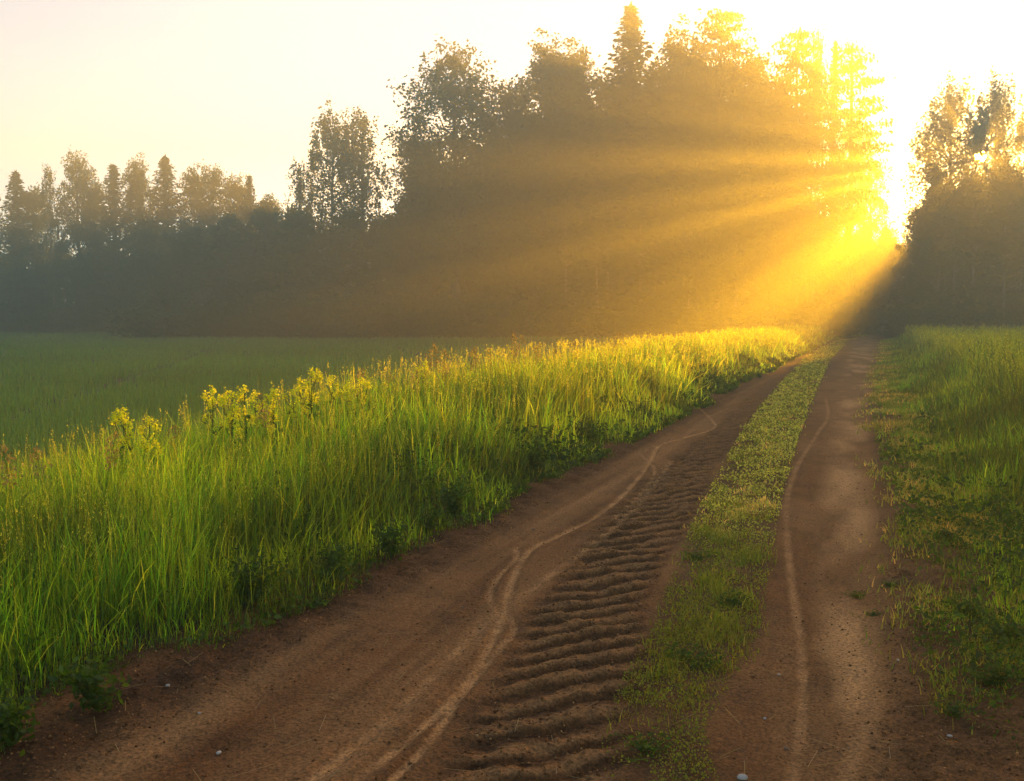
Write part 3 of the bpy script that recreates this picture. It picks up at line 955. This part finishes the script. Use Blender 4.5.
TREES = [
    # far wood at the left edge
    ('oakB', -24, 172, 66, 108, 'rounded broadleaf tree cut by the left edge of the picture'),
    ('spruceB', 17, 171, 62, 107, 'short pointed spruce nearest the left edge, its tip in the pale sky'),
    ('oakB', 36, 190, 46, 109, 'low dark broadleaf tree between the leftmost spruce and a thin tall tree'),
    ('birchB', 51, 161, 24, 106, 'thin tall pale tree standing free above the far left wood'),
    ('oakA', 77, 155, 44, 107, 'broad topped dark tree beside the thin pale tree at far left'),
    ('aspen', 98, 182, 36, 108, 'low tree filling the dip right of the broad topped far left tree'),
    ('spruceB', 114, 164, 60, 106, 'dark spruce with a blunt tip above the left mist'),
    ('poplar', 139, 160, 34, 107, 'narrow upright broadleaf tree between two dark far left spruces'),
    ('spruceA', 166, 155, 70, 106, 'tallest pointed spruce of the misty far left wood'),
    ('oakB', 192, 172, 42, 108, 'even topped tree just right of the tallest far left spruce'),
    ('oakA', 216, 167, 46, 107, 'wide rounded tree in the middle of the far left treetop line'),
    ('aspen', 237, 177, 36, 108, 'smaller rounded tree left of the narrow last spruce'),
    ('spruceB', 250, 175, 40, 105, 'very narrow small spruce just before the gap of bright sky'),
    ('oakB', 270, 198, 44, 104, 'low yellowish tree where the far left treetops dip down'),
    # birches and the big broadleaf
    ('birchB', 298, 158, 38, 93, 'small drooping birch at the left foot of the tall birch pair'),
    ('birchA', 328, 105, 66, 92, 'tall loose birch, left one of the pair in front of bright sky'),
    ('birchB', 364, 104, 58, 92, 'tall loose birch, right one of the pair in front of bright sky'),
    ('young', 300, 214, 80, 90, 'low leafy tree beneath the small drooping birch'),
    ('young2', 352, 212, 80, 88, 'low leafy tree beneath the tall pair of birches'),
    ('young', 396, 214, 70, 87, 'low leafy tree below the bright hole in the canopy'),
    ('maple', 456, 51, 118, 84, 'massive rounded maple with gaps of sky left of the main wood'),
    ('aspen', 414, 130, 44, 85, 'ragged side crown on the left shoulder of the massive maple'),
    ('oakA', 508, 80, 74, 86, 'mid height broadleaf tree tucked between the maple and a twin crown'),
    ('poplar', 542, 47, 76, 85, 'upright full tree, left half of the twin crown beside the maple'),
    ('poplar', 580, 50, 68, 86, 'upright full tree, right half of the twin crown beside the tall spruce'),
    ('spruceA', 630, 4, 122, 82, 'very tall pointed spruce, the highest tip of the main wood'),
    ('oakA', 604, 74, 62, 84, 'dark tree filling the left foot of the tallest spruce'),
    ('poplar', 672, 33, 70, 83, 'round headed tree between the tallest spruce and a flat topped pine'),
    ('oakA', 654, 62, 62, 83, 'broad dark tree in front of the tallest spruce, right side'),
    ('pineA', 720, 5, 76, 81, 'flat topped tall pine with layered plates, left of the sunbeam'),
    ('oakA', 700, 70, 74, 80, 'broad tree below the layered crown of the flat topped pine'),
    ('poplar', 748, 54, 72, 82, 'upright tree right of the flat topped pine, washed in golden light'),
    ('oakA', 772, 76, 74, 81, 'wide tree glowing in the heart of the orange light'),
    ('pineA', 796, 27, 66, 82, 'tall pine with broad ragged head above the brightest light'),
    ('birchB', 817, 20, 28, 84, 'thin spindly tree poking up behind the ragged pine head'),
    ('airy', 814, 62, 50, 83, 'full tree just left of a thin pointed spruce near the sky gap'),
    ('spruceB', 834, 40, 32, 85, 'thin pointed spruce next to the layered pine at the sky gap'),
    ('pineB', 849, 41, 80, 87, 'layered pine whose boughs reach into the bright gap over the track'),
    ('airy', 804, 120, 54, 80, 'lower leafy tree under the thin spruce at the end of the left wood'),
    # right wood
    ('birchA', 956, 76, 70, 95, 'sunlit birch with hanging twigs, left side of the right wood'),
    ('birchA', 1000, 72, 62, 91, 'tall birch at the right with the sun shining through its lower twigs'),
    ('birchB', 1036, 84, 60, 90, 'birch cut by the right edge of the picture'),
    ('aspen', 934, 160, 30, 86, 'slim young tree rising from the left shoulder of the right wood'),
    ('young', 922, 206, 60, 84, 'lowest young tree, next to the bright gap on the right'),
    ('young2', 944, 190, 66, 82, 'young tree below the sunlit birch with hanging twigs'),
    ('young', 974, 176, 74, 81, 'dense young tree below the sun'),
    ('young2', 1008, 166, 74, 80, 'dense young tree right of the sun, pale trunk in shade'),
    ('young', 1046, 160, 80, 80, 'dense young tree at the right edge of the picture'),
    # in the gap
    ('oakA', 850, 118, 50, 122, 'tall far tree glimpsed through the boughs of the layered pine'),
    ('airy', 872, 158, 44, 122, 'loose far tree left of the bright hole above the end of the track'),
    ('young2', 886, 228, 34, 124, 'small far tree at the bottom of the bright hole over the track'),
    ('shrubA', 846, 262, 56, 90, 'dark rounded bush at the left side of the track\'s end'),
    ('young2', 884, 256, 52, 104, 'pale stemmed thicket tree right of the dark dense one where the track vanishes'),
    ('shrubB', 874, 318, 44, 107, 'lowest bush right at the foot of the thicket closing the track'),
    ('shrubA', 893, 290, 40, 106, 'low bush in the dark corner where the track turns behind the right wood'),
    ('young', 866, 246, 66, 98, 'dark dense thicket tree closing the far end of the track'),
]
for t in TREES:
    tree(*t)

# woods behind: one mass, no tree of it can be told apart
rng = np.random.default_rng(31)
masses = {'broad': Geo(), 'bark': Geo()}


def add_mass(key, x, y, zt, w, rot):
    tg, cg, tm, cm, mat, bark, (h0, w0) = TEMPLATES[key]
    s, u = xy2su(x, y)
    gz = float(H(np.array([s]), np.array([u]))[0]) - 0.05
    c, si = math.cos(rot), math.sin(rot)
    for gsrc, dst in ((cg, 'broad'), (tg, 'bark')):
        V, Q, T, K = gsrc.arrays()
        P = np.empty_like(V)
        P[:, 0] = (V[:, 0] * c - V[:, 1] * si) * w / w0 + x
        P[:, 1] = (V[:, 0] * si + V[:, 1] * c) * w / w0 + y
        P[:, 2] = V[:, 2] * zt / h0 + gz
        masses[dst].add(P, Q, T, K)


def corridor(s):
    o = 0.0875 * (s - 101)
    return -1.6 + o, 4.2 + o


spots = []
# left wood, three ranks deep
for Yd, px0, px1, step, hts in ((112, -300, 270, 44, (7, 9.5)), (116, -330, 250, 50, (7, 10)), (95, 150, 420, 38, (9, 12)), (91, 440, 830, 30, (13, 19)), (98, 436, 520, 30, (14, 19)), (98, 510, 830, 26, (18, 24)), (106, 436, 520, 40, (14, 19)), (106, 520, 830, 32, (18, 25)), (120, 430, 830, 44, (13, 18)), (118, 250, 430, 40, (9, 13))):
    for px in np.arange(px0, px1, step):
        spots.append((px + rng.normal() * 8, Yd + rng.normal() * 1.5, rng.uniform(*hts)))
for Yd, px0, px1, step, hts in ((86, 1075, 1500, 44, (13, 18)), (90, 930, 1500, 40, (11, 13.5)), (97, 950, 1500, 44, (12, 15)), (105, 990, 1500, 50, (13, 17))):
    for px in np.arange(px0, px1, step):
        spots.append((px + rng.normal() * 8, Yd + rng.normal() * 1.5, rng.uniform(*hts)))
for px, Yd, ht in spots:
    x = (px - 512) / 1000 * Yd
    s, u = xy2su(x, Yd)
    lo, hi = corridor(s)
    if lo - 2.0 < u < hi + 2.2: continue
    if px > 795 and px < 900: ht = min(ht, rng.uniform(9, 12))
    add_mass(rng.choice(['oakB', 'aspen', 'young', 'young2']), x, Yd, ht, rng.uniform(5.0, 7.5), rng.uniform(0, 6.28))
for s_, u_, ht in ((113, -2.2, 10.2), (114, 0.4, 9.6), (116, 2.6, 9.4), (118, 4.6, 9.8), (119, -1.0, 10.4), (121, 1.6, 10.2)):  # thicket added to block the low sun behind the track's end
    x, y = su2xy(s_, u_)
    add_mass('young', x, y, ht, 5.2, rng.uniform(0, 6.28))
for s_, du, ht in ((124, -3.5, 8), (128, 0, 8.5), (126, 3.5, 8), (132, -6, 9), (131, 6.5, 9), (137, 1.5, 9.5), (136, -3, 9)):
    x, y = su2xy(s_, float(bend(s_)) - 1.4 + du)
    add_mass('young', x, y, ht, 6.0, rng.uniform(0, 6.28))
o = mesh_obj("woodland", masses['broad'].mesh("woodland"), M['broad'])
tag(o, "misty mass of woodland crowns behind the named trees", "woodland", kind="stuff")
o = mesh_obj("woodland_trunks", masses['bark'].mesh("woodland_trunks"), M['bark'])
tag(o, "crowded trunks of the misty woodland mass", "woodland", kind="stuff")

# undergrowth along the forest foot
masses = {'broad': Geo(), 'bark': Geo()}
for Yd, px0, px1, step in ((106, -330, 150, 20), (79, 148, 838, 22), (82, 160, 838, 26), (78, 908, 1500, 30), (82, 915, 1500, 34)):
    for px in np.arange(px0, px1, step):
        y_ = Yd + rng.normal() * 0.9; x = (px + rng.normal() * 6 - 512) / 1000 * y_
        add_mass(rng.choice(['shrubA', 'shrubB']), x, y_, rng.uniform(1.8, 3.6), rng.uniform(3.6, 5.5), rng.uniform(0, 6.28))
V, Q, T, K = masses['bark'].arrays()
masses['broad'].add(V, Q, T, K * 0.5)
o = mesh_obj("undergrowth", masses['broad'].mesh("undergrowth"), M['broad'])
tag(o, "low tangled undergrowth along the foot of the woods", "undergrowth", kind="stuff")

# pale thin trunks showing in the light under the main wood
rngt = np.random.default_rng(41)
base = None
for i, (px, Yd) in enumerate([(598, 83), (606, 84), (642, 83), (676, 83), (687, 82), (712, 83), (733, 83), (566, 84)]):
    if base is None:
        g1, g2 = broad_tree(300, 17, 1.5, 0.5, 22, 1.0, 10, 20, 0.26, 0.5, weep=0.8, trunk_r=0.13)
        base = empty("slender_birch", (0, 0, 0))
        mesh_obj("crown", g2.mesh("slender_birch_crown"), M['birch'], base)
        mesh_obj("trunk", g1.mesh("slender_birch_trunk", True), M['birchbark'], base)
        e = base
    else:
        e = copy_thing(base)
    x = (px - 512) / 1000 * (Yd - 2)
    e.location = (x, Yd - 2, 0); e.rotation_euler = (0, 0, rngt.uniform(0, 6.28)); e.scale = (0.8, 0.8, rngt.uniform(0.6, 0.72))
    tag(e, "slender birch with a bare pale trunk at the foot of the golden lit wood", "birch tree", "slender birches under the main wood")

for px, Yd, k in ((952, 78, 0.62), (973, 77, 0.66), (1004, 77, 0.6), (1018, 79, 0.66)):
    e = copy_thing(base)
    e.location = ((px - 512) / 1000 * Yd, Yd, 0.1); e.rotation_euler = (0, 0, px); e.scale = (0.8, 0.8, k)
    tag(e, "slender birch with a pale trunk standing in the shaded front of the right wood", "birch tree", "slender birches before the right wood")

# ------------------------------------------------------------------ verge flowers and weeds
def flower_plant(seed, h):
    rng = np.random.default_rng(seed)
    root = empty("yellow_flower", (0, 0, 0))
    st = Geo()
    st.add(*tube([[0, 0, 0], [0.02, 0.01, h * 0.5], [0.0, 0.02, h * 0.82]], [0.006, 0.005, 0.004], 5))
    heads = []
    for k in range(rng.integers(5, 9)):
        a = rng.uniform(0, 6.28); zb = h * rng.uniform(0.5, 0.82)
        r = rng.uniform(0.02, 0.10)
        top = np.array([math.cos(a) * r, math.sin(a) * r, min(h, zb + rng.uniform(0.1, 0.28))])
        st.add(*tube([[0.01, 0.01, zb], [top[0] * 0.6, top[1] * 0.6, zb + (top[2] - zb) * 0.45], top], [0.004, 0.003, 0.003], 4))
        heads.append(top)
    heads.append(np.array([0, 0.02, h]))
    st.add(*tube([[0, 0.02, h * 0.82], [0, 0.02, h]], [0.004, 0.003], 4))
    P = np.column_stack([rng.normal(size=26) * 0.05, rng.normal(size=26) * 0.05, rng.uniform(0.1, 0.75, 26) * h])
    V, Q = leaves(rng, P, 0.055, aspect=2.2); st.add(V, Q)
    mesh_obj("stem", st.mesh("flower_stem"), M['weed'], root)
    for p in heads:
        g = Geo()
        m = 64
        q = rng.normal(size=(m, 3)) * np.array([0.019, 0.019, 0.026]) + p
        q[:, 2] -= 0.4 * np.hypot(q[:, 0] - p[0], q[:, 1] - p[1])
        V, Q = leaves(rng, q, 0.020, aspect=1.1, flat=0.2)
        g.add(V, Q, col=tints(rng, m, 4, 0.75, 1.15, 0.05))
        mesh_obj("flower_head", g.mesh("flower_head"), M['petal'], root)
    return root


def crest_point(px, py, u_off, h):
    """a plant of height h on the left bank at lateral offset u_off, seen at column px"""
    k = (px - 512) / 1000.0
    # x = k*y and u = u_off  ->  y
    y = u_off / (k * N2[0] + N2[1])
    x = k * y
    return x, y


fl = [flower_plant(400, 1.0), flower_plant(401, 1.0), flower_plant(402, 1.0)]
FLOWERS = [
    (122, 411, 'leftmost yellow flower standing alone above the verge grass'),
    (150, 420, 'yellow flower just right of the leftmost lone one, slightly shorter'),
    (212, 390, 'tall yellow flower starting the dense row along the grass crest'),
    (229, 394, 'yellow flower in a narrow dense head, second of the dense row'),
    (244, 389, 'bright yellow flower with two heads leaning left in the dense row'),
    (256, 394, 'yellow flower close behind the two headed one'),
    (272, 391, 'full yellow flower in the middle of the dense row'),
    (291, 392, 'yellow flower left of the tallest one'),
    (301, 380, 'tallest yellow flower of the row, its tip against the dark field'),
    (312, 371, 'yellow flower topping the row where the crest bends'),
    (330, 378, 'yellow flower right of the topmost one'),
    (346, 386, 'low yellow flower buried in lit grass'),
    (362, 380, 'yellow flower at the right end of the dense row'),
    (384, 384, 'small yellow flower past the end of the dense row'),
    (424, 362, 'lone yellow flower beside a tall grass stalk'),
    (432, 373, 'last yellow flower toward the track\'s far end'),
]
for i, (px, py, lab) in enumerate(FLOWERS):
    e = fl[i] if i < 3 else copy_thing(fl[i % 3])
    u0 = -5.1 + 0.25 * math.sin(i * 2.3)
    x, y = crest_point(px, py, u0, 1.0)
    s, u = xy2su(x, y)
    gz = float(road_z(np.array([s]), np.array([u]))[0])
    top = height_at(py, y)
    k = max(0.6, (top - gz))
    e.location = (x, y, gz); e.rotation_euler = (0, 0, i * 1.7); e.scale = (0.85, 0.85, k)
    tag(e, lab, "wild flower", "yellow flowers along the verge crest")


def stalk_plant(seed):
    rng = np.random.default_rng(seed)
    root = empty("grass_stalk", (0, 0, 0))
    g = Geo()
    P = [[0, 0, 0], [0.02, 0, 0.4], [0.05, 0.01, 0.75], [0.09, 0.02, 1.0]]
    g.add(*tube(P, [0.004, 0.0035, 0.003, 0.002], 5))
    for k in range(4):
        a = rng.uniform(0, 6.28); z0 = rng.uniform(0.1, 0.5)
        d = np.array([math.cos(a), math.sin(a), 0])
        q = np.array([[0.01, 0, z0]]) + np.outer([0, 0.08, 0.17, 0.24], d) + np.outer([0, 0.12, 0.17, 0.13], [0, 0, 1])
        w = np.array([0.004, 0.006, 0.004, 0.001])[:, None] * np.array([[-d[1], d[0], 0]])
        g.add(np.concatenate([q - w, q + w]), [[0, 1, 5, 4], [1, 2, 6, 5], [2, 3, 7, 6]])
    mesh_obj("stem", g.mesh("stalk_stem"), M['grass'], root)
    g = Geo()
    t = rng.uniform(0.68, 1.04, 120)
    sp_ = 0.030 * np.sin(np.clip((t - 0.66) / 0.4, 0, 1) * math.pi) + 0.004
    q = np.column_stack([np.interp(t, [0, 0.4, 0.75, 1.0], [0, 0.02, 0.05, 0.09]), np.interp(t, [0, 1], [0, 0.02]), t]) + rng.normal(size=(120, 3)) * np.column_stack([sp_, sp_, sp_ * 0.3])
    V, Q = leaves(rng, q, 0.020, direc=np.tile([[0.1, 0, 1.0]], (120, 1)), aspect=2.4)
    g.add(V, Q, col=tints(rng, 120, 4))
    mesh_obj("seed_head", g.mesh("seed_head"), M['seed'], root)
    return root


sk = [stalk_plant(500), stalk_plant(501)]
STALKS = [(421, 352), (440, 346), (447, 352), (466, 350), (480, 352), (492, 350), (508, 344), (519, 335), (523, 338), (533, 344), (541, 348), (556, 350), (408, 372), (396, 376), (575, 344), (612, 336), (624, 334), (180, 430), (96, 436), (40, 452), (12, 448), (352, 372), (268, 398)]
for i, (px, py) in enumerate(STALKS):
    e = sk[i] if i < 2 else copy_thing(sk[i % 2])
    x, y = crest_point(px, py, -5.0 - 0.3 * math.sin(i * 3.1), 1.2)
    s, u = xy2su(x, y)
    gz = float(road_z(np.array([s]), np.array([u]))[0])
    k = max(0.6, height_at(py, y) - gz)
    e.location = (x, y, gz); e.rotation_euler = (0, 0, i * 2.1); e.scale = (1.2, 1.2, k)
    tag(e, "tall grass stalk with a feathery seed head rising above the lit verge crest", "grass stalk", "tall grass stalks on the verge crest")


def weed_plant(seed, h, r, n=420, ls=0.04):
    rng = np.random.default_rng(seed)
    root = empty("leafy_weed", (0, 0, 0))
    g, st = Geo(), Geo()
    for k in range(9):
        a = rng.uniform(0, 6.28); rr = r * rng.uniform(0.2, 1)
        e = np.array([math.cos(a) * rr, math.sin(a) * rr, h * rng.uniform(0.45, 1.0)])
        limb(st, [0, 0, 0], e, 0.006, 0.003, rng, 0.03, k=4, sides=4)
        m = n // 9
        t = rng.uniform(0.25, 1.05, m)
        pos = t[:, None] * e + rng.normal(size=(m, 3)) * 0.045
        pos[:, 2] = np.abs(pos[:, 2]) + 0.01
        V, Q = leaves(rng, pos, ls, flat=0.3, aspect=1.9)
        g.add(V, Q, col=tints(rng, m, 4, 0.6, 1.2))
    mesh_obj("leaves", g.mesh("weed_leaves"), M['weed'], root)
    mesh_obj("stems", st.mesh("weed_stems"), M['weed'], root)
    return root


wd = [weed_plant(600, 0.35, 0.28), weed_plant(601, 0.5, 0.30, 560, 0.045), weed_plant(602, 0.10, 0.13, 120, 0.028)]
# (kind, pixel on the ground, scale, label)
WEEDS = [
    (1, (535, 478), 0.79, 'dark leafy weed clump at the foot of the lit verge, midway along'),
    (1, (585, 452), 0.72, 'small dark weed clump further along the verge foot'),
    (1, (455, 520), 0.65, 'dark weed clump in shade above the crossing bicycle tracks'),
    (0, (392, 560), 0.65, 'leafy weed spilling from the verge onto bare earth'),
    (0, (425, 535), 0.58, 'leafy weed just behind the one spilling onto bare earth'),
    (0, (330, 590), 0.65, 'low dark weed hugging the verge edge near the camera'),
    (1, (250, 610), 0.58, 'tall leafy weed among grass left of the track'),
    (0, (100, 715), 0.61, 'bushy weed at the bottom of the left verge'),
    (0, (12, 752), 0.58, 'feathery weed at the bottom left corner'),
    (1, (640, 425), 0.72, 'weed clump by the bend of the bicycle track'),
    (0, (948, 545), 0.50, 'dark spreading weed at the right edge of the track'),
    (0, (975, 618), 0.58, 'dark weed patch under the right meadow'),
    (0, (1010, 640), 0.58, 'dark weed patch cut by the right edge of the picture'),
    (0, (990, 680), 0.50, 'lowest dark weed patch at bottom right'),
    (2, (858, 588), 0.5, 'tiny weed sprout alone in the pale right wheel rut'),
    (2, (888, 581), 0.5, 'tiny weed sprout at the dark edge of the right wheel rut'),
    (2, (872, 608), 0.4, 'lowest of the tiny sprouts in the right wheel rut'),
    (2, (956, 714), 0.7, 'little grassy sprout on bare soil at bottom right'),
    (2, (690, 655), 0.9, 'grey green rosette in the middle of the turf strip'),
    (2, (706, 660), 0.8, 'dark rosette beside the grey green one on the strip'),
    (2, (640, 745), 0.8, 'small weed at the near end of the turf strip'),
    (2, (730, 603), 0.9, 'dark leafy rosette on the right half of the turf strip'),
    (2, (700, 560), 0.9, 'dark rosette on the left half of the turf strip, farther off'),
]
used = set()
for i, (k, (px, py), sc, lab) in enumerate(WEEDS):
    e = wd[k] if k not in used else copy_thing(wd[k])
    used.add(k)
    s, u = ground_pt(px, py)
    x, y = su2xy(s, u)
    e.location = (x, y, float(road_z(np.array([s]), np.array([u]))[0]) - 0.005); e.rotation_euler = (0, 0, i * 1.3); e.scale = (sc, sc, sc * (0.55 if (k == 2 or px > 900) else 1.0))
    tag(e, lab, "weed", "leafy weeds by the track")

# dry straws lying on the track
rng = np.random.default_rng(18)
n = 420
s = np.exp(rng.uniform(math.log(2.8), math.log(16), n)); u = rng.uniform(-3.2, 1.0, n)
x, y = su2xy(s, u); a = rng.uniform(0, 6.28, n); l = rng.uniform(0.02, 0.09, n)
z = road_z(s, u) + 0.006
dx, dy = np.cos(a) * l, np.sin(a) * l; wx, wy = -np.sin(a) * 0.0012, np.cos(a) * 0.0012
V = np.stack([np.stack([x - dx - wx, y - dy - wy, z], 1), np.stack([x + dx - wx, y + dy - wy, z + 0.004], 1), np.stack([x + dx + wx, y + dy + wy, z + 0.004], 1), np.stack([x - dx + wx, y - dy + wy, z], 1)], 1)
o = mesh_obj("straw_litter", np_mesh("straw_litter", V.reshape(-1, 3), np.arange(4 * n).reshape(n, 4), col=tints(rng, n, 4)), M['straw'])
tag(o, "scattered bits of dry straw lying on the bare earth", "straw", kind="stuff")

# pebbles one can point at
def pebble_mesh(seed):
    import bmesh
    bm = bmesh.new(); bmesh.ops.create_icosphere(bm, subdivisions=2, radius=1.0)
    r = np.random.default_rng(seed)
    sc = np.array([1.0, r.uniform(0.6, 0.85), r.uniform(0.4, 0.6)])
    d = r.normal(size=(5, 3))
    for v in bm.verts:
        p = np.array(v.co)
        k = 1 + 0.10 * sum(math.sin(2.2 * float(p @ q)) for q in d) / 2
        v.co = Vector(p * sc * k)
    me = bpy.data.meshes.new("pebble"); bm.to_mesh(me); bm.free()
    me.polygons.foreach_set("use_smooth", np.ones(len(me.polygons), bool))
    return me


pm = [pebble_mesh(1), pebble_mesh(2), pebble_mesh(3)]
PEBBLES = [
    ((742, 766), 0.020, 'stone', 'largest pale flat pebble, at the bottom centre right of the track'),
    ((779, 665), 0.010, 'stone', 'small white pebble beside the bicycle line in the right rut'),
    ((786, 735), 0.012, 'darkstone', 'grey pebble near the bicycle line at the bottom'),
    ((168, 689), 0.010, 'stone', 'white pebble at the foot of the left verge grass'),
    ((219, 748), 0.013, 'stone', 'white pebble on bare earth at bottom left'),
    ((352, 569), 0.012, 'stone', 'white pebble under the left verge farther up the track'),
    ((199, 714), 0.008, 'stone', 'tiny pale pebble between the two white ones at bottom left'),
    ((462, 603), 0.012, 'darkstone', 'brown stone left of the loop of the bicycle tracks'),
    ((533, 528), 0.014, 'darkstone', 'brown stone above the loop of the bicycle tracks'),
    ((765, 708), 0.008, 'stone', 'tiny pale pebble left of the right bicycle line'),
    ((898, 655), 0.010, 'stone', 'pale pebble on crumbly earth of the right shoulder'),
    ((950, 732), 0.011, 'stone', 'pale pebble below the grassy sprout at bottom right'),
]
for i, ((px, py), r, mt, lab) in enumerate(PEBBLES):
    s, u = ground_pt(px, py); x, y = su2xy(s, u)
    me = pm[i % 3].copy()
    e = mesh_obj("pebble", me, M[mt])
    e.location = (x, y, float(road_z(np.array([s]), np.array([u]))[0]) + r * 0.25); e.scale = (r, r, r); e.rotation_euler = (0, 0, i * 1.1)
    tag(e, lab, "pebble", "pebbles on the track")

# ------------------------------------------------------------------ morning mist
def haze_box(x0, x1, y0, y1, z0, z1):
    V = [(x, y, z) for z in (z0, z1) for y in (y0, y1) for x in (x0, x1)]
    Q = [(0, 2, 3, 1), (4, 5, 7, 6), (0, 1, 5, 4), (2, 6, 7, 3), (0, 4, 6, 2), (1, 3, 7, 5)]
    me = bpy.data.meshes.new("haze"); me.from_pydata(V, [], Q); me.update()
    m, nt, out = new_mat("morning_mist")
    pv = nt.nodes.new("ShaderNodeVolumePrincipled")
    pv.inputs["Color"].default_value = (*HAZE_COL, 1)
    pv.inputs["Density"].default_value = HAZE_DENSITY
    pv.inputs["Anisotropy"].default_value = HAZE_G
    nt.links.new(pv.outputs[0], out.inputs["Volume"])
    m.cycles.homogeneous_volume = True
    o = mesh_obj("haze", me, m)
    tag(o, "thin golden morning mist hanging over the whole place", "mist", kind="stuff")
    return o


haze_box(-155, 160, -105, 166, -2.5, 29.5)
